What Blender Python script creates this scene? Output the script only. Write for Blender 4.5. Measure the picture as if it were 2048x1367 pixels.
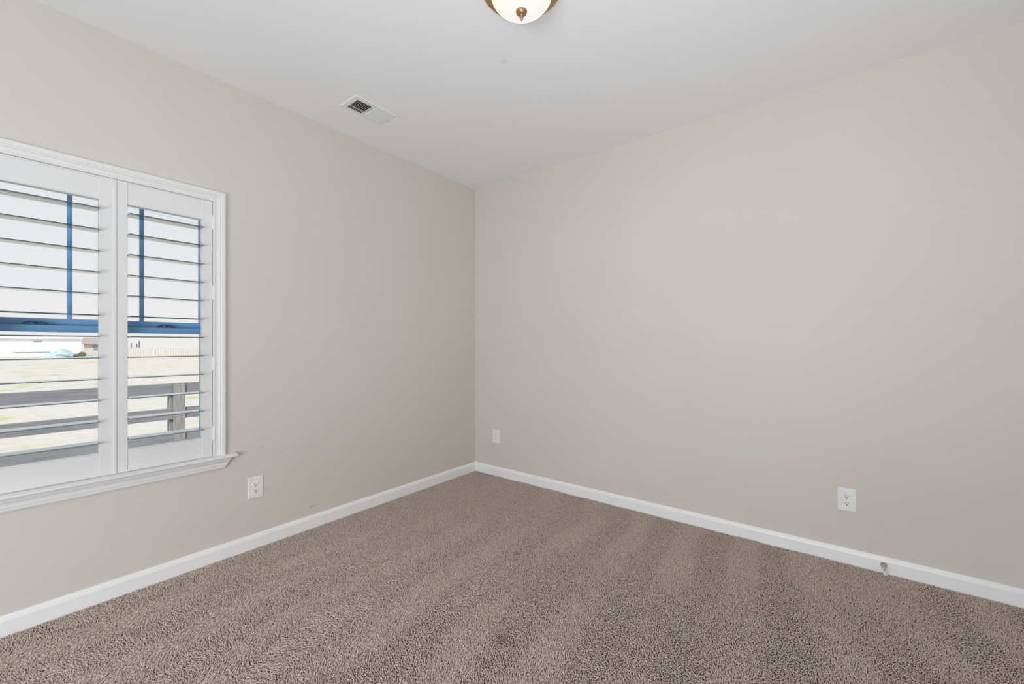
import bpy, bmesh, math, random
import numpy as np
from mathutils import Vector, Matrix

# ------------------------------------------------------------------ scene clearing
for o in list(bpy.data.objects):
    bpy.data.objects.remove(o)
S = bpy.context.scene
COL = S.collection
random.seed(7)
RNG = np.random.default_rng(11)

# ------------------------------------------------------------------ camera
# world: the room corner is the origin, the window wall is x = 0, the long wall is y = 0, z = 0 is the carpet
CAM_POS = (2.7833, -3.0182, 1.228)
cd = bpy.data.cameras.new('camera')
cd.sensor_fit = 'HORIZONTAL'
cd.sensor_width = 36.0
cd.lens = 835.0 / 2048.0 * 36.0
cd.shift_y = 0.0022
cd.clip_start = 0.02
cd.clip_end = 400
cam = bpy.data.objects.new('camera', cd)
COL.objects.link(cam)
cam.location = CAM_POS
cam.rotation_euler = (math.radians(90), 0, math.radians(37.6845))
S.camera = cam

# ------------------------------------------------------------------ exposure
S.view_settings.view_transform = 'Standard'
S.view_settings.look = 'None'
S.view_settings.exposure = 0.0
S.view_settings.gamma = 1.0
S.view_settings.use_curve_mapping = False
S.cycles.max_bounces = 10
S.cycles.diffuse_bounces = 7
S.cycles.glossy_bounces = 4
S.cycles.transparent_max_bounces = 12
S.cycles.sample_clamp_indirect = 6.0
S.cycles.use_denoising = True

# ------------------------------------------------------------------ sky
W = bpy.data.worlds.new('sky')
S.world = W
W.use_nodes = True
wn, wl = W.node_tree.nodes, W.node_tree.links
wn.clear()
w_out = wn.new('ShaderNodeOutputWorld')
w_bg = wn.new('ShaderNodeBackground')
w_tc = wn.new('ShaderNodeTexCoord')
w_sep = wn.new('ShaderNodeSeparateXYZ')
w_rmp = wn.new('ShaderNodeValToRGB')
w_rmp.color_ramp.elements[0].position = 0.0
w_rmp.color_ramp.elements[0].color = (0.90, 0.885, 0.86, 1)
w_rmp.color_ramp.elements[1].position = 0.75
w_rmp.color_ramp.elements[1].color = (0.58, 0.82, 1.0, 1)
for p, c in ((0.10, (0.85, 0.86, 0.875, 1)), (0.26, (0.80, 0.835, 0.87, 1)), (0.33, (0.74, 0.86, 0.97, 1))):
    e = w_rmp.color_ramp.elements.new(p)
    e.color = c
wl.new(w_tc.outputs['Generated'], w_sep.inputs[0])
wl.new(w_sep.outputs['Z'], w_rmp.inputs[0])
wl.new(w_rmp.outputs[0], w_bg.inputs[0])
w_bg.inputs[1].default_value = 1.0
wl.new(w_bg.outputs[0], w_out.inputs[0])

# ------------------------------------------------------------------ sun and added fill lights
def light(name, kind, energy, loc, aim=None, size=None, size_y=None, color=(1, 1, 1)):
    d = bpy.data.lights.new(name, kind)
    d.energy = energy
    d.color = color
    if kind == 'AREA':
        d.shape = 'RECTANGLE'
        d.size = size
        d.size_y = size_y or size
    o = bpy.data.objects.new(name, d)
    COL.objects.link(o)
    o.location = loc
    if aim is not None:
        o.rotation_euler = (Vector(aim) - Vector(loc)).to_track_quat('-Z', 'Y').to_euler()
    return o

sun = light('sun', 'SUN', 4.0, (6, -6, 10), (6 - 0.45, -6 + 0.45, 10 - 0.77), color=(1.0, 0.96, 0.90))
sun.data.angle = math.radians(0.6)
# added fill light with no known source, aimed up at the ceiling
fl = light('added_ceiling_fill', 'AREA', 15.0, (2.95, -2.85, 0.80), (2.25, -1.80, 2.74), 0.8, color=(.926, .985, 1.068))
fl.data.spread = math.radians(140)
# added fill panel inside the closed room, well behind the camera
light('added_rear_fill', 'AREA', 80.0, (2.50, -5.20, 0.80), (1.55, 0, 0.80), 2.0, 1.5, color=(.926, .985, 1.068))

# ------------------------------------------------------------------ materials
def mat(name, color=(.8, .8, .8), rough=.5, metal=0.0, spec=.5, build=None):
    m = bpy.data.materials.new(name)
    m.use_nodes = True
    nt = m.node_tree
    b = nt.nodes['Principled BSDF']
    b.inputs['Base Color'].default_value = (*color, 1)
    b.inputs['Roughness'].default_value = rough
    b.inputs['Metallic'].default_value = metal
    b.inputs['Specular IOR Level'].default_value = spec
    if build:
        build(nt, b)
    return m

def noise(nt, scale, detail=3, coord='Object', stretch=None):
    tc = nt.nodes.new('ShaderNodeTexCoord')
    n = nt.nodes.new('ShaderNodeTexNoise')
    n.inputs['Scale'].default_value = scale
    n.inputs['Detail'].default_value = detail
    if stretch:
        mp = nt.nodes.new('ShaderNodeMapping')
        mp.inputs['Scale'].default_value = stretch
        nt.links.new(tc.outputs[coord], mp.inputs[0])
        nt.links.new(mp.outputs[0], n.inputs['Vector'])
    else:
        nt.links.new(tc.outputs[coord], n.inputs['Vector'])
    return n

def ramp(nt, src, stops):
    r = nt.nodes.new('ShaderNodeValToRGB')
    els = r.color_ramp.elements
    els[0].position, els[0].color = stops[0][0], (*stops[0][1], 1)
    els[1].position, els[1].color = stops[-1][0], (*stops[-1][1], 1)
    for p, c in stops[1:-1]:
        e = els.new(p)
        e.color = (*c, 1)
    nt.links.new(src, r.inputs[0])
    return r

def bump(nt, b, src, strength, dist):
    bp = nt.nodes.new('ShaderNodeBump')
    bp.inputs['Strength'].default_value = strength
    bp.inputs['Distance'].default_value = dist
    nt.links.new(src, bp.inputs['Height'])
    nt.links.new(bp.outputs[0], b.inputs['Normal'])

def stains(nt, color_socket, spots):
    """small marks on a surface: each (centre, radii, colour, strength), ragged by noise"""
    cur = color_socket
    tc = nt.nodes.new('ShaderNodeTexCoord')
    for (c, r, colr, k) in spots:
        mp = nt.nodes.new('ShaderNodeMapping')
        mp.vector_type = 'POINT'
        mp.inputs['Scale'].default_value = tuple(1 / q for q in r)
        mp.inputs['Location'].default_value = tuple(-a / q for a, q in zip(c, r))
        nt.links.new(tc.outputs['Object'], mp.inputs[0])
        ln = nt.nodes.new('ShaderNodeVectorMath')
        ln.operation = 'LENGTH'
        nt.links.new(mp.outputs[0], ln.inputs[0])
        mr = nt.nodes.new('ShaderNodeMapRange')
        mr.inputs['From Min'].default_value = 1.0
        mr.inputs['From Max'].default_value = 0.35
        mr.inputs['To Min'].default_value = 0.0
        mr.inputs['To Max'].default_value = k
        nt.links.new(ln.outputs['Value'], mr.inputs['Value'])
        mx = nt.nodes.new('ShaderNodeMix')
        mx.data_type = 'RGBA'
        nt.links.new(mr.outputs[0], mx.inputs[0])
        nt.links.new(cur, mx.inputs[6])
        mx.inputs[7].default_value = (*colr, 1)
        cur = mx.outputs[2]
    return cur

WALL_C = (0.684, 0.651, 0.596)

def wall_paint(spots=()):
    def build(nt, b):
        n = noise(nt, 1.3, 2)
        r = ramp(nt, n.outputs['Fac'], ((.3, tuple(c * .985 for c in WALL_C)), (.7, tuple(min(1, c * 1.015) for c in WALL_C))))
        nt.links.new(stains(nt, r.outputs[0], spots), b.inputs['Base Color'])
        f = noise(nt, 260, 2)
        bump(nt, b, f.outputs['Fac'], .05, .001)
    return build

G = (0.25, 0.24, 0.21)
M = {}
M['wall_marked'] = mat('greige_wall_paint_with_scuffs', WALL_C, .62, spec=.25, build=wall_paint((
    ((0, -1.604, .138), (.01, .030, .005), G, .42), ((0, -1.622, .134), (.01, .008, .008), G, .5), ((0, -1.578, .140), (.01, .012, .004), G, .35),
    ((0, -1.618, .156), (.01, .006, .004), G, .25),
    ((0, -1.752, .738), (.01, .005, .005), G, .5), ((0, -1.838, .69), (.01, .006, .004), G, .25),
    ((0, -1.928, .602), (.01, .006, .004), G, .5), ((0, -1.777, .556), (.01, .005, .005), G, .5),
    ((0, -2.43, .21), (.01, .006, .004), G, .25))))
M['wall'] = mat('greige_wall_paint', WALL_C, .62, spec=.25, build=wall_paint())

def ceiling_build(nt, b):
    n = noise(nt, 1.0, 2)
    r = ramp(nt, n.outputs['Fac'], ((.3, (.875, .88, .885)), (.7, (.89, .895, .90))))
    nt.links.new(stains(nt, r.outputs[0], (((1.383, -1.276, 2.74), (.020, .026, .02), (.55, .55, .55), .28),)), b.inputs['Base Color'])
    f = noise(nt, 180, 2)
    bump(nt, b, f.outputs['Fac'], .05, .001)
M['ceiling'] = mat('flat_white_ceiling_paint', (.84, .845, .85), .9, spec=.1, build=ceiling_build)

def trim_build(nt, b):
    n = noise(nt, 3, 2)
    r = ramp(nt, n.outputs['Fac'], ((.3, (.80, .80, .795)), (.7, (.83, .83, .825))))
    nt.links.new(r.outputs[0], b.inputs['Base Color'])
M['trim'] = mat('white_semigloss_trim_paint', (.82, .82, .82), .34, build=trim_build)
def shutter_build(nt, b):
    n = noise(nt, 3, 2)
    r = ramp(nt, n.outputs['Fac'], ((.3, (.79, .79, .785)), (.7, (.81, .81, .805))))
    nt.links.new(r.outputs[0], b.inputs['Base Color'])
M['shutter'] = mat('white_shutter_paint', (.70, .70, .70), .38, build=shutter_build)
def base_build(nt, b):
    n = noise(nt, 3, 2)
    r = ramp(nt, n.outputs['Fac'], ((.3, (.92, .92, .92)), (.7, (.94, .94, .94))))
    nt.links.new(r.outputs[0], b.inputs['Base Color'])
M['baseboard'] = mat('bright_white_baseboard_paint', (.9, .9, .9), .34, build=base_build)

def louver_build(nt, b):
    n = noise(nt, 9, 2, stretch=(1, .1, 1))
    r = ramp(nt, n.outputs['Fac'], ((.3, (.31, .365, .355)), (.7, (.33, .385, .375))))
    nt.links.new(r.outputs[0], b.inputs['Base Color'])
M['louver'] = mat('backlit_grey_louver', (.32, .37, .36), .10, 1.0, build=louver_build)  # dark backlit look of the louver edges put into the base colour

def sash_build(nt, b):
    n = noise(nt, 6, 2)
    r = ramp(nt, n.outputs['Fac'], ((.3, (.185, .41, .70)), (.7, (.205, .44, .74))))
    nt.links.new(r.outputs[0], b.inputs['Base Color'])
M['sash'] = mat('shade_cast_window_vinyl', (.12, .28, .5), .35, build=sash_build)  # blue cast of the shade put into the colour of white vinyl
M['frame'] = mat('lit_blue_cast_vinyl', (.68, .75, .86), .4, build=lambda nt, b: nt.links.new(
    ramp(nt, noise(nt, 5, 2).outputs['Fac'], ((.3, (.66, .73, .85)), (.7, (.70, .77, .88)))).outputs[0], b.inputs['Base Color']))  # same vinyl as it looks when lit, blue cast put into the colour
M['lock'] = mat('dark_blue_lock_metal', (.05, .11, .19), .35, .4)

def glass_material():
    m = bpy.data.materials.new('window_glass')
    m.use_nodes = True
    nt = m.node_tree
    nt.nodes.clear()
    out = nt.nodes.new('ShaderNodeOutputMaterial')
    mix = nt.nodes.new('ShaderNodeMixShader')
    fr = nt.nodes.new('ShaderNodeFresnel')
    fr.inputs['IOR'].default_value = 1.15
    tr = nt.nodes.new('ShaderNodeBsdfTransparent')
    tr.inputs['Color'].default_value = (.985, .985, .985, 1)
    gl = nt.nodes.new('ShaderNodeBsdfGlossy')
    gl.inputs['Roughness'].default_value = .02
    nt.links.new(fr.outputs[0], mix.inputs[0])
    nt.links.new(tr.outputs[0], mix.inputs[1])
    nt.links.new(gl.outputs[0], mix.inputs[2])
    nt.links.new(mix.outputs[0], out.inputs[0])
    return m
M['glass'] = glass_material()

def plastic_build(nt, b):
    n = noise(nt, 40, 2)
    r = ramp(nt, n.outputs['Fac'], ((.3, (.86, .86, .85)), (.7, (.88, .88, .87))))
    nt.links.new(r.outputs[0], b.inputs['Base Color'])
M['plastic'] = mat('white_outlet_plastic', (.82, .82, .81), .32, build=plastic_build)
M['slot'] = mat('dark_slot', (.02, .02, .02), .7)
M['screw'] = mat('pale_screw_metal', (.62, .62, .60), .35, .6)
M['vent'] = mat('white_register_enamel', (.82, .82, .82), .42, build=trim_build)
M['duct'] = mat('black_duct_inside', (.02, .019, .018), .9)
M['nickel'] = mat('brushed_nickel', (.48, .47, .46), .35, .85, build=lambda nt, b: nt.links.new(
    ramp(nt, noise(nt, 120, 2).outputs['Fac'], ((.3, (.44, .43, .42)), (.7, (.53, .52, .51)))).outputs[0], b.inputs['Base Color']))
M['rubber'] = mat('white_rubber', (.80, .78, .77), .6)

def bronze_build(nt, b):
    n = noise(nt, 30, 3)
    r = ramp(nt, n.outputs['Fac'], ((.3, (.40, .215, .115)), (.7, (.52, .30, .17))))
    nt.links.new(r.outputs[0], b.inputs['Base Color'])
M['bronze'] = mat('antique_bronze', (.46, .26, .14), .38, .75, build=bronze_build)

def bowl_build(nt, b):
    # frosted alabaster glass: hottest round the bulbs in the middle of the bowl, cooler and creamier towards the rim
    tc = nt.nodes.new('ShaderNodeTexCoord')
    sp = nt.nodes.new('ShaderNodeSeparateXYZ')
    nt.links.new(tc.outputs['Object'], sp.inputs[0])
    mr = nt.nodes.new('ShaderNodeMapRange')
    mr.inputs['From Min'].default_value = -.106
    mr.inputs['From Max'].default_value = -.040
    nt.links.new(sp.outputs['Z'], mr.inputs['Value'])
    n = noise(nt, 14, 3)
    ad = nt.nodes.new('ShaderNodeMath')
    ad.operation = 'MULTIPLY_ADD'
    ad.inputs[1].default_value = .35
    nt.links.new(n.outputs['Fac'], ad.inputs[0])
    sb = nt.nodes.new('ShaderNodeMath')
    sb.operation = 'SUBTRACT'
    sb.inputs[1].default_value = .17
    nt.links.new(mr.outputs[0], ad.inputs[2])
    nt.links.new(ad.outputs[0], sb.inputs[0])
    r = ramp(nt, sb.outputs[0], ((0.0, (1.0, 1.0, .97)), (.45, (1.0, .985, .90)), (1.0, (1.0, .87, .58))))
    nt.links.new(r.outputs[0], b.inputs['Emission Color'])
    b.inputs['Emission Strength'].default_value = .72
M['bowl'] = mat('frosted_lamp_glass', (.30, .295, .27), .25, build=bowl_build)

# carpet yarn: heathered browns, a colour per tuft
def yarn_build(nt, b):
    a = nt.nodes.new('ShaderNodeAttribute')
    a.attribute_name = 'yarn'
    nt.links.new(a.outputs['Color'], b.inputs['Base Color'])
M['yarn'] = mat('brown_heather_yarn', (.4, .33, .28), .95, spec=.08, build=yarn_build)
M['backing'] = mat('dark_carpet_backing', (.16, .125, .10), .95, spec=.05, build=lambda nt, b: nt.links.new(
    ramp(nt, noise(nt, 220, 2).outputs['Fac'], ((.3, (.13, .10, .08)), (.7, (.19, .15, .12)))).outputs[0], b.inputs['Base Color']))

# outside
def soil_build(nt, b):
    n = noise(nt, .95, 5)
    n2 = noise(nt, 6, 4)
    r = ramp(nt, n.outputs['Fac'], ((.46, (.575, .510, .465)), (.60, (.55, .50, .42)), (.66, (.48, .46, .22)), (.74, (.40, .40, .14))))
    mx = nt.nodes.new('ShaderNodeMix')
    mx.data_type = 'RGBA'
    mx.blend_type = 'MULTIPLY'
    mx.inputs[0].default_value = .5
    r2 = ramp(nt, n2.outputs['Fac'], ((.3, (.84, .80, .76)), (.6, (1, 1, 1))))
    nt.links.new(r.outputs[0], mx.inputs[6])
    nt.links.new(r2.outputs[0], mx.inputs[7])
    nt.links.new(mx.outputs[2], b.inputs['Base Color'])
M['soil'] = mat('dry_straw_yard_with_grass_patches', (.62, .55, .45), .95, spec=.1, build=soil_build)

def wood_build(nt, b):
    n = noise(nt, 5, 5, stretch=(2, .6, 14))
    r = ramp(nt, n.outputs['Fac'], ((.3, (.20, .20, .215)), (.55, (.255, .255, .275)), (.75, (.31, .305, .31))))
    nt.links.new(r.outputs[0], b.inputs['Base Color'])
    bump(nt, b, n.outputs['Fac'], .4, .004)
M['weathered'] = mat('weathered_grey_board', (.17, .17, .18), .9, spec=.15, build=wood_build)

def post_build(nt, b):
    n = noise(nt, 5, 5, stretch=(14, 14, 1.2))
    r = ramp(nt, n.outputs['Fac'], ((.3, (.24, .23, .225)), (.55, (.32, .31, .305)), (.75, (.42, .40, .385))))
    nt.links.new(r.outputs[0], b.inputs['Base Color'])
    bump(nt, b, n.outputs['Fac'], .4, .004)
M['post_wood'] = mat('weathered_post_wood', (.24, .23, .22), .9, spec=.15, build=post_build)
M['white_metal'] = mat('white_painted_metal_siding', (.80, .80, .79), .6, build=trim_build)
def plain(lo, hi, sc):
    return lambda nt, b: nt.links.new(ramp(nt, noise(nt, sc, 3).outputs['Fac'], ((.3, lo), (.7, hi))).outputs[0], b.inputs['Base Color'])
M['slate'] = mat('slate_blue_paint', (.25, .30, .33), .7, build=plain((.22, .28, .31), (.28, .33, .36), 2))
M['tarp'] = mat('pale_teal_tarpaulin', (.42, .50, .50), .5, build=plain((.36, .45, .46), (.48, .55, .55), 3))
M['siding'] = mat('cream_house_siding', (.60, .56, .52), .8, build=plain((.57, .53, .49), (.63, .59, .55), 1))
M['shingle'] = mat('brown_roof_shingle', (.36, .29, .25), .9, build=plain((.30, .24, .20), (.42, .34, .30), 3))
M['picket'] = mat('pale_beige_picket', (.48, .44, .40), .85, build=plain((.52, .48, .44), (.60, .56, .52), 4))
M['pole'] = mat('grey_pole_paint', (.22, .23, .25), .7, build=plain((.19, .20, .22), (.25, .26, .28), 6))
M['leaf'] = mat('olive_shrub_leaf', (.20, .20, .11), .8, build=plain((.15, .16, .08), (.26, .25, .15), 6))
M['cable'] = mat('blue_grey_cable_sheath', (.30, .42, .55), .6, build=plain((.27, .39, .52), (.33, .45, .58), 2))

# ------------------------------------------------------------------ mesh helpers
class MB:
    def __init__(self):
        self.v, self.f = [], []
    def add(self, verts, faces):
        k = len(self.v)
        self.v += [tuple(p) for p in verts]
        self.f += [tuple(i + k for i in q) for q in faces]
        return self
    def box(self, x0, x1, y0, y1, z0, z1):
        return self.add([(x, y, z) for x in (x0, x1) for y in (y0, y1) for z in (z0, z1)],
                        [(0, 1, 3, 2), (4, 6, 7, 5), (0, 4, 5, 1), (2, 3, 7, 6), (0, 2, 6, 4), (1, 5, 7, 3)])
    def rings(self, rings, cap=True, closed=True):
        k, n = len(self.v), len(rings[0])
        for r in rings:
            self.v += [tuple(p) for p in r]
        for i in range(len(rings) - 1):
            for j in range(n if closed else n - 1):
                a, b = k + i * n + j, k + i * n + (j + 1) % n
                self.f.append((a, b, b + n, a + n))
        if cap:
            self.f.append(tuple(k + j for j in range(n))[::-1])
            self.f.append(tuple(k + (len(rings) - 1) * n + j for j in range(n)))
        return self
    def lathe(self, prof, axis='z', c=(0, 0, 0), n=48):
        rings = []
        for (r, h) in prof:
            ring = []
            for j in range(n):
                a = 2 * math.pi * j / n
                u, w = r * math.cos(a), r * math.sin(a)
                p = {'z': (u, w, h), 'y': (u, h, w), 'x': (h, u, w)}[axis]
                ring.append((p[0] + c[0], p[1] + c[1], p[2] + c[2]))
            rings.append(ring)
        return self.rings(rings)
    def tube(self, pts, r, n=10):
        pts = [Vector(p) for p in pts]
        rings = []
        for i, p in enumerate(pts):
            d = (pts[min(i + 1, len(pts) - 1)] - pts[max(i - 1, 0)]).normalized()
            a = d.cross(Vector((0, 0, 1)) if abs(d.z) < .95 else Vector((1, 0, 0))).normalized()
            b = d.cross(a)
            q = r[i] if isinstance(r, (list, tuple)) else r
            rings.append([p + a * (q * math.cos(2 * math.pi * j / n)) + b * (q * math.sin(2 * math.pi * j / n)) for j in range(n)])
        return self.rings(rings)
    def build(self, name, material, parent=None, smooth=False, bevel=0, seg=2, origin=None):
        me = bpy.data.meshes.new(name)
        v = self.v
        if origin is not None:
            v = [(p[0] - origin[0], p[1] - origin[1], p[2] - origin[2]) for p in v]
        me.from_pydata(v, [], self.f)
        bm = bmesh.new()
        bm.from_mesh(me)
        bmesh.ops.recalc_face_normals(bm, faces=bm.faces)
        bm.to_mesh(me)
        bm.free()
        me.materials.append(material)
        if smooth:
            me.shade_smooth()
            try:
                me.set_sharp_from_angle(angle=math.radians(38))
            except Exception:
                pass
        o = bpy.data.objects.new(name, me)
        COL.objects.link(o)
        if origin is not None:
            o.location = origin
        if parent is not None:
            o.parent = parent
        if bevel:
            m = o.modifiers.new('bevel', 'BEVEL')
            m.width = bevel
            m.segments = seg
            m.limit_method = 'ANGLE'
            m.angle_limit = math.radians(40)
        return o

def tag(o, label=None, cat=None, group=None, kind=None):
    if label: o['label'] = label
    if cat: o['category'] = cat
    if group: o['group'] = group
    if kind: o['kind'] = kind
    return o

def empty(name, loc, rz=0):
    o = bpy.data.objects.new(name, None)
    COL.objects.link(o)
    o.location = loc
    o.rotation_euler = (0, 0, rz)
    o.empty_display_size = .05
    return o

def copy_tree(o, parent=None):
    c = o.copy()
    COL.objects.link(c)
    if parent is not None:
        c.parent = parent
    for ch in [k for k in bpy.data.objects if k.parent == o]:
        copy_tree(ch, c)
    return c

# ------------------------------------------------------------------ the room shell
RX, RY, H, T = 3.55, -5.50, 2.74, .20  # room lengthened behind the camera to even out the light
CY = -4.20                                                # the carpet pile is only laid as far as this
# window opening in the left wall
WY0, WY1, WZ0, WZ1 = -3.002, -2.184, .590, 2.034

m = MB()
m.box(-T, 0, RY - T, WY0 - .012, -.3, H)
m.box(-T, 0, WY1 + .012, T, -.3, H)
m.box(-T, 0, WY0 - .012, WY1 + .012, -.3, WZ0 - .015)
m.box(-T, 0, WY0 - .012, WY1 + .012, WZ1 + .012, H)
tag(m.build('wall_left', M['wall_marked']), 'beige grey wall with the shuttered window, lightly scuffed near the floor', 'wall', kind='structure')
tag(MB().box(0, RX + T, 0, T, -.3, H).build('wall_right', M['wall']), 'plain beige grey wall to the right of the corner', 'wall', kind='structure')
tag(MB().box(RX, RX + T, RY - T, 0, -.3, H).build('wall_side', M['wall']), 'beige grey side wall just beyond the right edge', 'wall', kind='structure')
tag(MB().box(0, RX, RY - T, RY, -.3, H).build('wall_back', M['wall']), 'beige grey wall behind the camera', 'wall', kind='structure')
tag(MB().box(-T, RX + T, RY - T, T, H, H + .2).build('ceiling', M['ceiling']), 'flat white ceiling with a faint grey smudge', 'ceiling', kind='structure')
tag(MB().box(0, RX, RY, 0, -.2, -.011).build('floor', M['backing']), 'floor under the brown carpet', 'floor', kind='structure')

# baseboards: flat board with an eased, stepped top
BPROF = [(0, -.011), (.014, -.011), (.014, .058), (.0128, .0625), (.0085, .074), (.0055, .0795), (0, .081)]
def baseboard(name, a, b, nrm, label):
    """sweep the profile from a to b along the wall; ends mitred 45 degrees (inside corner) when the flag is 1"""
    (ax, ay, am), (bx, by, bm_) = a, b
    d = Vector((bx - ax, by - ay, 0)).normalized()
    n = Vector((*nrm, 0))
    rings = []
    for (p, flag, sgn) in ((Vector((ax, ay, 0)), am, 1), (Vector((bx, by, 0)), bm_, -1)):
        rings.append([p + n * u + d * (u * flag * sgn) + Vector((0, 0, z)) for (u, z) in BPROF])
    o = MB().rings(rings).build(name, M['baseboard'])
    return tag(o, label, 'baseboard', kind='structure')
baseboard('baseboard_left', (0, RY, 1), (0, 0, 1), (1, 0), 'white baseboard along the window wall')
baseboard('baseboard_right', (0, 0, 1), (RX, 0, 1), (0, -1), 'white baseboard along the plain right wall')
baseboard('baseboard_side', (RX, 0, 1), (RX, RY, 1), (-1, 0), 'white baseboard along the side wall')
baseboard('baseboard_back', (RX, RY, 1), (0, RY, 1), (0, 1), 'white baseboard along the back wall')

# ------------------------------------------------------------------ window: frame, sashes, casing, stool, apron
win = tag(empty('window_1', (0, (WY0 + WY1) / 2, WZ0)), 'white cased double hung window with sashes painted in a blue shade cast behind the shutters', 'window', kind='structure')
WO = Vector(win.location)
def wpart(mb, name, material, parent=win, **k):
    mb.v = [(p[0] - WO.x, p[1] - WO.y, p[2] - WO.z) for p in mb.v]
    return mb.build(name, material, parent, **k)

# casing, mitred
CP = [(0, 0), (0, .010), (.003, .0125), (.008, .0125), (.011, .0100), (.020, .0105), (.026, .0125), (.030, .0160), (.036, .0160),
      (.039, .0185), (.052, .0195), (.057, .0185), (.0605, .0150), (.0605, 0)]
rings = []
for k in range(4):
    ring = []
    for (u, x) in CP:
        y = WY0 - u if k < 2 else WY1 + u
        z = WZ0 if k in (0, 3) else WZ1 + u
        ring.append((x, y, z))
    rings.append(ring)
wpart(MB().rings(rings), 'casing', M['trim'])
# white jamb lining the opening as far as the sash frame
jm = MB()
jm.box(-.07, 0, WY0 - .012, WY0, WZ0 - .015, WZ1 + .012)
jm.box(-.07, 0, WY1, WY1 + .012, WZ0 - .015, WZ1 + .012)
jm.box(-.07, 0, WY0, WY1, WZ1, WZ1 + .012)
wpart(jm, 'jamb', M['trim'])
# stool (rounded nose, horns past the casing)
SP = [(-.07, .575), (.030, .575), (.038, .5765), (.0425, .581), (.043, .586), (.040, .5905), (.034, .5925), (.031, .5925), (.029, .5945), (.020, .5950), (-.07, .5950)]
sy0, sy1 = WY0 - .111, WY1 + .111
rings = [[(x, y, z) for (x, z) in SP] for y in (WY0 + .0005, WY1 - .0005)]
st = MB().rings(rings)
SP2 = [(0, .575)] + SP[1:-1] + [(0, .5950)]
st.rings([[(x, y, z) for (x, z) in SP2] for y in (sy0, WY0)])
st.rings([[(x, y, z) for (x, z) in SP2] for y in (WY1, sy1)])
wpart(st, 'stool', M['trim'])
# apron, ends cut back at a slant
AP = [(0, .575), (.026, .575), (.026, .570), (.023, .567), (.0225, .562), (.018, .556), (.016, .548), (.0165, .538), (.0145, .530), (.0145, .524), (.0115, .5185), (0, .5185)]
rings = []
for e in (0, 1):
    ring = []
    for (x, z) in AP:
        ins = .022 + (.575 - z) * .62
        ring.append((x, sy0 + ins if e == 0 else sy1 - ins, z))
    rings.append(ring)
wpart(MB().rings(rings), 'apron', M['trim'])
# whitish vinyl frame, pale blue cast in its colour
fr = MB()
FX0, FX1 = -.175, -.07
fr.box(FX0, FX1, WY0 - .012, WY0 + .018, WZ0 - .015, WZ1 + .012)
fr.box(FX0, FX1, WY1 - .018, WY1 + .012, WZ0 - .015, WZ1 + .012)
fr.box(FX0, FX1, WY0 + .018, WY1 - .018, WZ1 - .012, WZ1 + .012)
fr.box(FX0, FX1, WY0 + .018, WY1 - .018, WZ0 - .015, WZ0 + .02)
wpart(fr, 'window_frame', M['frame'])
def sash(name, x0, x1, z0, z1, bot, top, side=.018):
    y0, y1 = WY0 + .0185, WY1 - .0185
    s = MB()
    s.box(x0, x1, y0, y0 + side, z0, z1)
    s.box(x0, x1, y1 - side, y1, z0, z1)
    s.box(x0, x1, y0 + side, y1 - side, z0, z0 + bot)
    s.box(x0, x1, y0 + side, y1 - side, z1 - top, z1)
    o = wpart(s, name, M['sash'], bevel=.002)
    xm = (x0 + x1) / 2
    wpart(MB().box(xm - .002, xm + .002, y0 + side - .003, y1 - side + .003, z0 + bot - .003, z1 - top + .003), 'pane', M['glass'], o)
    return o
us = sash('upper_sash', -.150, -.120, 1.300, WZ1 - .013, .049, .035, .010)
ls = sash('lower_sash', -.112, -.080, WZ0 + .021, 1.317, .045, .032, .016)
for y in (-2.729, -2.465):
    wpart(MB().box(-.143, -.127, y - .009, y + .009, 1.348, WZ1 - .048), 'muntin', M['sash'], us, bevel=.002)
LK = 1.317
for y in (-2.842, -2.371):
    k = MB()
    k.box(-.109, -.083, y - .036, y + .036, LK, LK + .004)
    k.lathe([(.0005, LK + .004), (.012, LK + .004), (.012, LK + .011), (.009, LK + .014), (.0005, LK + .014)], c=(-.096, y - .006, 0), n=20)
    k.rings([[(-.096 + a, y - .010 + b, LK + .005 + c) for (a, c) in ((-.008, 0), (.008, 0), (.007, h), (-.007, h))] for (b, h) in ((-.026, .005), (-.010, .011), (0, .012))])
    k.rings([[(-.090 + a, y + .006 + b, LK + .004 + c) for (a, c) in ((-.005, 0), (.005, 0), (.004, h), (-.004, h))] for (b, h) in ((0, .011), (.016, .008), (.032, .004))])
    wpart(k, 'sash_lock', M['lock'], ls)

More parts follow.
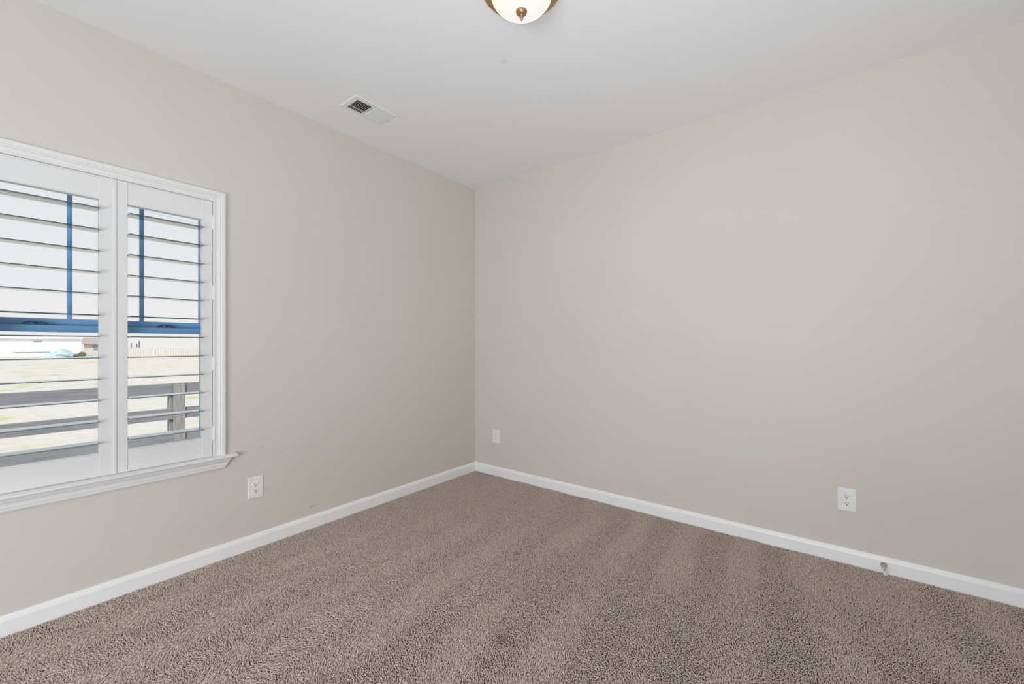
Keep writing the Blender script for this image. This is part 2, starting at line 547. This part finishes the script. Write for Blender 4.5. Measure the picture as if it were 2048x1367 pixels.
# ------------------------------------------------------------------ plantation shutters
PZ0, PZ1, OZ0, OZ1 = .5956, 2.0332, .7105, 1.9205      # panel and louvred opening
LZ = [1.8742 - .10158 * i for i in range(12)]
def shutter(y0, y1, oy0, oy1, hinge_side, label):
    """a panel whose front face is x = 0: two stiles, two rails, twelve louvres, four hinges"""
    c = (0.0, (y0 + y1) / 2, PZ0)
    root = tag(empty('plantation_shutter', c), label, 'shutter', 'pair of plantation shutters in the window')
    C = Vector(c)
    def part(mb, name, material, parent=root, **k):
        mb.v = [(p[0] - C.x, p[1] - C.y, p[2] - C.z) for p in mb.v]
        return mb.build(name, material, parent, **k)
    X0, X1 = -.030, .002
    part(MB().box(X0, X1 + .0012, y0, oy0, PZ0, PZ1), 'stile', M['shutter'], bevel=.0012)
    part(MB().box(X0, X1 + .0012, oy1, y1, PZ0, PZ1), 'stile', M['shutter'], bevel=.0012)
    for (z0, z1, edge) in ((OZ1, PZ1, OZ1), (PZ0, OZ0, OZ0)):
        # rail with a half round bead along both long edges
        r = MB()
        lo, hi = (z0, z1)
        P = [(X0, lo)]
        for q in range(7):
            a = math.pi * q / 6
            P.append((X1 - .001 + .0042 * math.sin(a), lo + .0042 - .0042 * math.cos(a)))
        for q in range(7):
            a = math.pi * q / 6
            P.append((X1 - .001 + .0042 * math.sin(a), hi - .0042 - .0042 * math.cos(a)))
        P.append((X0, hi))
        r.rings([[(x, y, z) for (x, z) in P] for y in (oy0, oy1)])
        part(r, 'rail', M['shutter'], smooth=True)
    # louvre: flat lens section with a blunt nose
    hw, th = .050, .0032
    sec = []
    for j in range(28):
        a = 2 * math.pi * j / 28
        ca, sa = math.cos(a), math.sin(a)
        sec.append((hw * math.copysign(abs(ca) ** .45, ca), th * math.copysign(abs(sa) ** .8, sa)))
    first = None
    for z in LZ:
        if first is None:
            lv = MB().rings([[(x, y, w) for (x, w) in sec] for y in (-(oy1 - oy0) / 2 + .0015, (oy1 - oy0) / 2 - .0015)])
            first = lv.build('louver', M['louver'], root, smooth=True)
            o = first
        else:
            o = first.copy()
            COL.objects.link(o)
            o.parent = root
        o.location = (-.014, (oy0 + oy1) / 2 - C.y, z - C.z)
    yh = y1 if hinge_side > 0 else y0
    for z in (1.915, 1.518, 1.120, .727):
        h = MB()
        h.tube([(.0055, yh + hinge_side * .0012, z - .038), (.0055, yh + hinge_side * .0012, z + .038)], .0042, 12)
        h.box(.0018, .0030, min(yh, yh - hinge_side * .012), max(yh, yh - hinge_side * .012), z - .036, z + .036)
        part(h, 'hinge', M['shutter'], smooth=True)
    # astragal over the joint
    if hinge_side > 0:
        q = MB().box(X1 + .0013, X1 + .0055, y0 - .0066, y0 + .0060, PZ0, PZ1)
        part(q, 'meeting_bead', M['shutter'], bevel=.0016)
    return root
shutter(-2.5901, -2.1862, -2.5435, -2.2345, 1, 'white shutter panel with open louvers given a dark backlit tone on the right, nearest the room corner')
shutter(-2.9998, -2.5905, -2.9545, -2.6455, -1, 'white shutter panel with open louvers given a dark backlit tone on the left, cut by the photo edge')

# ------------------------------------------------------------------ power outlets
def receptacle_outline(n=40):
    pts = []
    for j in range(n):
        a = 2 * math.pi * j / n
        pts.append((.0172 * math.cos(a), max(-.0140, min(.0140, .0172 * math.sin(a)))))
    return pts

def make_outlet():
    """front faces local -y, centre of the plate is the origin"""
    root = empty('power_outlet', (0, 0, 0))
    w, h = .0418, .0638
    P = MB().rings([[(sx * (w - i), -d, sz * (h - i)) for (sx, sz) in ((-1, -1), (1, -1), (1, 1), (-1, 1))] for (i, d) in ((0, 0), (0, .0035), (.0025, .0058), (.0032, .0061))])
    P.build('cover_plate', M['plastic'], root, bevel=.0006)
    out = receptacle_outline()
    for zc in (.0197, -.0197):
        r = MB().rings([[(x * k, -d, zc + z * k) for (x, z) in out] for (k, d) in ((1.09, .0060), (1.07, .0066), (1.02, .0063), (1.0, .0063), (1.0, .0086), (.96, .0092))])
        ro = r.build('receptacle', M['plastic'], root)
        s = MB()
        s.box(-.0073, -.0048, -.0096, -.0085, zc - .0010, zc + .0080)
        s.box(.0050, .0072, -.0096, -.0085, zc + .0002, zc + .0072)
        s.lathe([(.0030, -.0096), (.0030, -.0085)], 'y', (0, 0, zc - .0082), 16)
        s.build('socket_slots', M['slot'], ro)
    MB().lathe([(.0002, -.0072), (.0020, -.0072), (.0031, -.0064), (.0031, -.0055)], 'y', (0, 0, 0), 18).build('screw', M['screw'], root)
    return root
for i, (loc, rz, label) in enumerate((
        ((2.838, 0, .3525), 0, 'white duplex outlet on the right wall above the door stop'),
        ((.2675, 0, .3628), 0, 'small looking white duplex outlet near the room corner'),
        ((0, -1.965, .3610), math.radians(90), 'white duplex outlet below the window end on the left wall'))):
    o = make_outlet() if i == 0 else copy_tree(first_outlet)
    if i == 0:
        first_outlet = o
    o.location = loc
    o.rotation_euler = (0, 0, rz)
    tag(o, label, 'outlet', 'duplex outlets on the walls')

# ------------------------------------------------------------------ door stop on the right baseboard
ds = tag(empty('door_stop', (2.993, -.014, .040)), 'small metal door stop with white rubber tip on right baseboard', 'door stop')
a = math.radians(6)
MB().lathe([(.0005, 0), (.0145, 0), (.0150, -.002), (.0135, -.0045), (.0098, -.011), (.0070, -.017), (.0056, -.020), (.0005, -.020)], 'y', n=28).build('base_flange', M['nickel'], ds, smooth=True)
MB().tube([(0, -.016, 0), (0, -.045, -.0024), (0, -.078, -.0075)], [.0054, .0050, .0050], 18).build('rod', M['nickel'], ds, smooth=True)
MB().tube([(0, -.076, -.0072), (0, -.078, -.0075), (0, -.093, -.0100), (0, -.0965, -.0106), (0, -.098, -.0108)], [.0060, .0080, .0080, .0068, .003], 20).build('rubber_tip', M['rubber'], ds, smooth=True)

# ------------------------------------------------------------------ ceiling register
VX0, VX1, VY0, VY1 = .300, .489, -1.593, -1.300
VC = ((VX0 + VX1) / 2, (VY0 + VY1) / 2, H)
vent = tag(empty('ceiling_vent', VC), 'white ceiling air register with one dark half open grille', 'air vent')
CX0, CX1, CY0, CY1 = .331, .458, -1.563, -1.328       # louvred core
f = MB()
Z = [(0, 0), (.0, -.003), (.004, -.006), (.0185, -.0062), (.0185, -.0005)]
hx, hy = (VX1 - VX0) / 2, (VY1 - VY0) / 2
ix, iy = (CX1 - CX0) / 2, (CY1 - CY0) / 2
ox, oy = (CX0 + CX1) / 2 - VC[0], (CY0 + CY1) / 2 - VC[1]
rings = []
for (k, z) in ((0, 0), (0, -.003), (.12, -.0062), (1.0, -.0062), (1.0, -.0008)):
    rings.append([(sx * (hx + (ix - hx) * k) + ox * k, sy * (hy + (iy - hy) * k) + oy * k, z) for (sx, sy) in ((-1, -1), (1, -1), (1, 1), (-1, 1))])
f.rings(rings, cap=False)
f.build('register_frame', M['vent'], vent)
MB().box(ox - ix, ox + ix, oy - iy, oy + iy, -.0008, -.0002).build('duct_opening', M['duct'], vent)
nb = 20
for i in range(nb):
    yc = oy - iy + (i + .5) * (2 * iy / nb)
    open_half = i < nb * .46
    lean = .0034 if open_half else -.0046
    dz0, dz1 = -.0062, -.0012
    thk = .0005
    b = MB().rings([[(x, yc - lean - thk, dz0), (x, yc - lean + thk, dz0), (x, yc + lean + thk, dz1), (x, yc + lean - thk, dz1)] for x in (ox - ix, ox + ix)])
    b.build('blade', M['vent'], vent)
MB().box(ox - ix * .52 - .0008, ox - ix * .52 + .0008, oy - iy, oy + iy, -.0046, -.0010).build('cross_bar', M['vent'], vent)
MB().box(ox - ix, ox + ix, oy - iy * .08 - .002, oy - iy * .08 + .002, -.0064, -.0010).build('centre_bar', M['vent'], vent)
for sy_ in (-1, 1):
    MB().lathe([(.0003, -.0080), (.0022, -.0076), (.0030, -.0064), (.0030, -.0055)], c=(ox, oy + sy_ * (iy + .011), 0), n=14).build('screw', M['vent'], vent)

# ------------------------------------------------------------------ flush ceiling lamp
lamp = tag(empty('ceiling_lamp', (1.7355, -1.5961, H)), 'flush ceiling lamp with lit frosted glass bowl and bronze rim', 'ceiling lamp')
MB().lathe([(.0005, 0), (.171, 0), (.1725, -.003), (.172, -.008), (.166, -.012), (.1645, -.017), (.158, -.021), (.156, -.026), (.148, -.030), (.139, -.033), (.132, -.034), (.132, -.030), (.0005, -.030)], n=96).build('canopy_ring', M['bronze'], lamp, smooth=True)
prof = [(.1305, -.031)]
for i in range(1, 25):
    t = i / 24 * math.pi / 2
    prof.append((.1305 * math.cos(t) if i < 24 else .0006, -.031 - .075 * math.sin(t)))
MB().lathe(prof, n=96).build('glass_bowl', M['bowl'], lamp, smooth=True)
FZ = .040
MB().lathe([(r, z + FZ) for (r, z) in ((.0005, -.1435), (.0225, -.1440), (.0240, -.1465), (.0235, -.1500), (.0200, -.1560), (.0130, -.1610), (.0075, -.1640), (.0062, -.1660), (.0078, -.1700), (.0080, -.1740), (.0060, -.1790), (.0030, -.1835), (.0004, -.1850))], n=40).build('finial', M['bronze'], lamp, smooth=True)

# ------------------------------------------------------------------ carpet pile: twisted yarn tufts, brushed by the vacuum
def smooth_noise(x, y, scale, seed):
    g = np.random.default_rng(seed).random((64, 64))
    u, v = x / scale + 20.3, y / scale + 20.7
    i, j = np.floor(u).astype(int), np.floor(v).astype(int)
    fu, fv = u - i, v - j
    fu, fv = fu * fu * (3 - 2 * fu), fv * fv * (3 - 2 * fv)
    q = lambda a, b: g[a % 64, b % 64]
    return (q(i, j) * (1 - fu) + q(i + 1, j) * fu) * (1 - fv) + (q(i, j + 1) * (1 - fu) + q(i + 1, j + 1) * fu) * fv

def carpet():
    sp = .0053
    gx = np.arange(.018, RX - .016, sp)
    gy = np.arange(CY + .018, -.016, sp)
    X, Y = np.meshgrid(gx, gy)
    X = X.ravel() + RNG.uniform(-.5, .5, X.size) * sp
    Y = Y.ravel() + RNG.uniform(-.5, .5, Y.size) * sp
    X = np.clip(X, .0185, RX - .0185)
    Y = np.clip(Y, CY + .0185, -.0185)
    # leave out the strip right under and beside the camera, well outside the photo
    ahead = (X - CAM_POS[0]) * (-.6113) + (Y - CAM_POS[1]) * .7914
    side = (X - CAM_POS[0]) * .7914 + (Y - CAM_POS[1]) * .6113
    keep = (ahead > .80) & (np.abs(side) < 1.45 * ahead + .25)
    X, Y = X[keep], Y[keep]
    n = X.size
    # vacuum passes: alternating strips roughly along the window wall, broken up by footfall
    th = math.radians(3)
    across = X * math.cos(th) + Y * math.sin(th)
    wob = (smooth_noise(X, Y, .55, 3) - .5) * .16
    strip = np.sin((across + wob + .16 * np.maximum(0, Y + .9)) / .34 * 2 * math.pi)
    strip = np.tanh(strip * 2.0) * np.clip(smooth_noise(X, Y, .62, 13) * 1.7 + .05, 0, 1.2)
    patch = (smooth_noise(X, Y, .38, 5) - .5) * 2.2 + (smooth_noise(X, Y, .12, 6) - .5) * .9
    nap = np.clip(strip * .85 + patch * .52, -1, 1)          # +1 brushed away from the door, -1 towards it
    da = math.radians(93)
    lean = .0072 * nap
    ang = RNG.uniform(0, 2 * np.pi, n)
    rl = RNG.uniform(.0012, .0054, n)
    lx = np.cos(ang) * rl + math.cos(da) * lean
    ly = np.sin(ang) * rl + math.sin(da) * lean
    cur = RNG.uniform(-.9, .9, n)                            # sideways curl of the strand
    hgt = RNG.uniform(.0080, .0130, n) + (smooth_noise(X, Y, .03, 9) - .5) * .0022 - np.hypot(lx, ly) * .22
    rad = RNG.uniform(.0017, .0024, n)
    K = 4
    ss = np.array([.10, .58, .95])
    rr = np.array([.95, 1.08, .60])
    v = np.empty((n, len(ss) * K + 1, 3), np.float32)
    ph = RNG.uniform(0, 2 * np.pi, n)
    for i, (s, q) in enumerate(zip(ss, rr)):
        e = s * s
        cx = X + lx * e - ly * cur * s * (1 - s) * 2
        cy = Y + ly * e + lx * cur * s * (1 - s) * 2
        cz = -.0115 + hgt * (s - .12 * e)
        for k in range(K):
            a = ph + 2 * np.pi * k / K + s * 1.2
            v[:, i * K + k, 0] = cx + np.cos(a) * rad * q
            v[:, i * K + k, 1] = cy + np.sin(a) * rad * q
            v[:, i * K + k, 2] = cz - (np.cos(a) * lx + np.sin(a) * ly) * q * .35 * s
    v[:, -1, 0] = X + lx * 1.12
    v[:, -1, 1] = Y + ly * 1.12
    v[:, -1, 2] = -.0115 + hgt * .92
    v[:, :, 0] = np.clip(v[:, :, 0], .0143, RX - .0143)
    v[:, :, 1] = np.clip(v[:, :, 1], CY + .0143, -.0143)
    nv = len(ss) * K + 1
    quads = [(i * K + k, i * K + (k + 1) % K, (i + 1) * K + (k + 1) % K, (i + 1) * K + k) for i in range(len(ss) - 1) for k in range(K)]
    tris = [((len(ss) - 1) * K + k, (len(ss) - 1) * K + (k + 1) % K, nv - 1) for k in range(K)]
    pat = np.concatenate([np.array(quads).ravel(), np.array(tris).ravel()]).astype(np.int32)
    tot = np.array([4] * len(quads) + [3] * len(tris), np.int32)
    loops = (pat[None, :] + (np.arange(n, dtype=np.int32) * nv)[:, None]).ravel()
    totals = np.tile(tot, n)
    starts = np.concatenate([[0], np.cumsum(totals)[:-1]]).astype(np.int32)
    me = bpy.data.meshes.new('carpet_pile')
    me.vertices.add(n * nv)
    me.vertices.foreach_set('co', v.ravel())
    me.loops.add(loops.size)
    me.loops.foreach_set('vertex_index', loops)
    me.polygons.add(totals.size)
    me.polygons.foreach_set('loop_start', starts)
    me.polygons.foreach_set('use_smooth', np.ones(totals.size, bool))
    me.update(calc_edges=True)
    # yarn colour: each tuft is its own shade of the heather, plus two small tan spill marks
    base = np.array([.69, .58, .51])
    j = 1 + RNG.normal(0, .13, n)
    warm = RNG.normal(0, .018, n)
    col = np.empty((n, nv, 4), np.float32)
    c = base[None, :] * j[:, None] * np.stack([1 + warm, np.ones(n), 1 - warm], 1)
    for (sx, sy, r_) in ((1.684, -1.660, .028), (1.30, -1.05, .02)):
        w = np.exp(-((X - sx) ** 2 + (Y - sy) ** 2) / (r_ * r_)) * .6
        c = c * (1 - w[:, None]) + np.array([.36, .24, .15])[None, :] * w[:, None]
    col[:, :, :3] = np.clip(c, .05, .8)[:, None, :]
    col[:, :, 3] = 1
    at = me.attributes.new('yarn', 'FLOAT_COLOR', 'POINT')
    at.data.foreach_set('color', col.ravel())
    me.materials.append(M['yarn'])
    o = bpy.data.objects.new('carpet_pile', me)
    COL.objects.link(o)
    return tag(o, 'brown heather carpet pile with pale vacuum tracks over the floor', 'carpet', kind='stuff')
carpet()

# ------------------------------------------------------------------ outside the window
GZ = -.45
tag(MB().box(-140, -T, -90, 120, GZ - .3, GZ).build('ground', M['soil']), 'dry straw coloured yard with yellow green grass patches outside', 'ground', kind='structure')

# ranch fence, parallel to the house
fence = tag(empty('ranch_fence', (-3.8, -1.40, GZ)), 'weathered grey board fence with wide rails outside the window', 'fence')
FO = Vector(fence.location)
def fpart(mb, name, material, **k):
    mb.v = [(p[0] - FO.x, p[1] - FO.y, p[2] - FO.z) for p in mb.v]
    return mb.build(name, material, fence, **k)
for py in (-6.25, -3.83, -1.41, 1.01):
    fpart(MB().box(-3.94, -3.825, py - .085, py + .045, GZ, .73), 'post', M['post_wood'], bevel=.006)
    fpart(MB().box(-3.80, -3.775, py - .057, py + .063, GZ + .02, .742), 'batten', M['post_wood'], bevel=.004)
for y0, y1 in ((-6.25, -3.832), (-3.828, -1.412), (-1.408, 1.01)):
    for zt in (.737, .425, .112, -.200):
        fpart(MB().box(-3.825, -3.80, y0 + .002, y1 - .002, zt - .14, zt), 'rail', M['weathered'], bevel=.004)

R3 = Vector((835 / 1055.1, 645 / 1055.1, 0))
F3 = Vector((-645 / 1055.1, 835 / 1055.1, 0))
def far(lateral, depth, z=GZ):
    """a place in the yard: metres to the right of and ahead of the spot the photo was taken from"""
    p = Vector((CAM_POS[0], CAM_POS[1], 0)) + R3 * lateral + F3 * depth
    return (p.x, p.y, z)
RZ = math.radians(37.68)
RW = RZ + math.radians(46)

# white metal building across the yard
b = tag(empty('storage_building', far(-64.2, 58), RW), 'long white metal building beyond the fence, left in the window', 'building')
MB().box(-9.5, 3.0, 0, 4, 0, 2.45).build('wall_panel', M['white_metal'], b)
MB().rings([[(x, y, z) for (y, z) in ((-.25, 2.45), (-.25, 2.55), (2, 2.70), (4.25, 2.55), (4.25, 2.45))] for x in (-9.7, 3.2)]).build('roof', M['white_metal'], b)
MB().box(-1.5, -.75, -.06, 0, 1.98, 2.14).build('vent_window', M['slate'], b)
MB().box(-3.2, 0, -.9, 0, .02, .65).build('loading_ledge', M['white_metal'], b)
MB().box(-3.2, 0, -.95, -.9, .55, .65).build('ledge_edge', M['slate'], b)
# tarp covered heap
t = tag(empty('covered_heap', far(-57.3, 53.5), RW), 'low heap under a pale teal tarpaulin beside the white building', 'tarpaulin')
hm = MB()
rng2 = random.Random(4)
rings = []
for i in range(15):
    x = -2.2 + i * .36
    hh = .95 * math.exp(-((x + .2) / 1.1) ** 2) + .12
    ww = .5 + .7 * hh
    rings.append([(x + .1 * math.sin(3 * q), -ww * math.cos(math.pi * q / 10), hh * (1 + .10 * math.sin(i * 2.1 + q * 2.7)) * math.sin(math.pi * q / 10) ** .7 if 0 < q < 10 else 0) for q in range(11)])
hm.rings(rings).build('tarp_cover', M['tarp'], t, smooth=True)
for k in range(5):
    MB().tube([(-.9 + .45 * k, -1.2 + .02 * k, .50 - .05 * k), (-.1 + .45 * k, -1.25, .30), (.9 + .40 * k, -1.3, .07)], .035, 8).build('pole', M['tarp'], t)

# house with a brown roof
hs = tag(empty('house', far(-66.2, 66.5), RW), 'distant cream house with brown roof right of the white building', 'house')
MB().box(-1.4, 3.4, 0, 6, 0, 1.85).build('wall_panel', M['siding'], hs)
MB().rings([[(x, y, z) for (y, z) in ((-.4, 1.75), (3, 2.75), (6.4, 1.75))] for x in (-1.6, 3.7)]).build('roof', M['shingle'], hs)
for x in (-.35, 1.6):
    MB().box(x, x + .7, -.05, 0, .75, 1.5).build('window', M['slate'], hs)

def shrub(lateral, depth, r, label, seed):
    o = tag(empty('shrub', far(lateral, depth), RZ), label, 'shrub')
    q = random.Random(seed)
    mb = MB()
    for i in range(420):
        a, e = q.uniform(0, 2 * math.pi), math.asin(q.uniform(-.5, 1))
        d = r * q.uniform(.55, 1.0)
        c = Vector((math.cos(a) * math.cos(e) * d, math.sin(a) * math.cos(e) * d, r * .75 + math.sin(e) * d))
        u = Vector((q.uniform(-1, 1), q.uniform(-1, 1), q.uniform(-1, 1))).normalized()
        w = u.orthogonal().normalized()
        s = r * .16
        mb.add([c - u * s, c + w * s * .5, c + u * s, c - w * s * .5], [(0, 1, 2, 3)])
    mb.build('foliage', M['leaf'], o)
    MB().tube([(0, 0, 0), (0, 0, r)], r * .08, 8).build('stem', M['post_wood'], o)
shrub(-54.6, 53.0, .42, 'round olive shrub in the yard beside the tarpaulin heap', 1)
shrub(-55.35, 53.0, .26, 'smaller low shrub to the left of the round olive shrub', 2)

# picket fence far across the yard
pk = tag(empty('picket_fence', far(-40.0, 50), RZ), 'long pale picket fence far across the yard, seen through right shutter', 'fence')
proto = None
for i in range(46):
    if proto is None:
        q = MB().rings([[(x, y, z) for (x, z) in ((-.13, 0), (.13, 0), (.13, 1.18), (0, 1.31), (-.13, 1.18))] for y in (-.012, .012)])
        proto = q.build('picket', M['picket'], pk)
        o = proto
    else:
        o = proto.copy()
        COL.objects.link(o)
        o.parent = pk
    o.location = (-8.2 + i * .30, 0, 0)
for z in (.25, .70):
    MB().box(-8.3, 5.5, .013, .05, z, z + .09).build('rail', M['picket'], pk)

# little grey posts behind the picket fence
for i, (lat, dep, h, tilt, label) in enumerate((
        (-46.6, 52.2, 2.1, 0, 'tallest grey post behind the picket fence'),
        (-47.3, 52.4, 1.75, 14, 'leaning grey post left of the tallest post'),
        (-47.8, 52.4, 1.85, 0, 'thick short grey post behind the picket fence'),
        (-48.3, 52.4, 1.80, -8, 'leaning grey post nearest the shutter stile, behind the picket fence'))):
    o = tag(empty('yard_post', far(lat, dep), RZ), label, 'post', 'grey posts behind the picket fence')
    MB().tube([(math.sin(math.radians(-tilt)) * h * -.5, 0, 0), (math.sin(math.radians(tilt)) * h * .5, 0, h)], .07 if i else .08, 10).build('shaft', M['pole'], o)

# overhead cable
pl = [far(-40, 25, 10.9), far(-22.97, 25, 9.42), far(-21.98, 25, 9.20), far(-19.87, 25, 8.72), far(-18.69, 25, 8.40), far(-10, 25, 7.1)]
tag(MB().tube(pl, .013, 8).build('power_cable', M['cable']), 'thin overhead cable crossing the sky at the top of right shutter', 'cable')
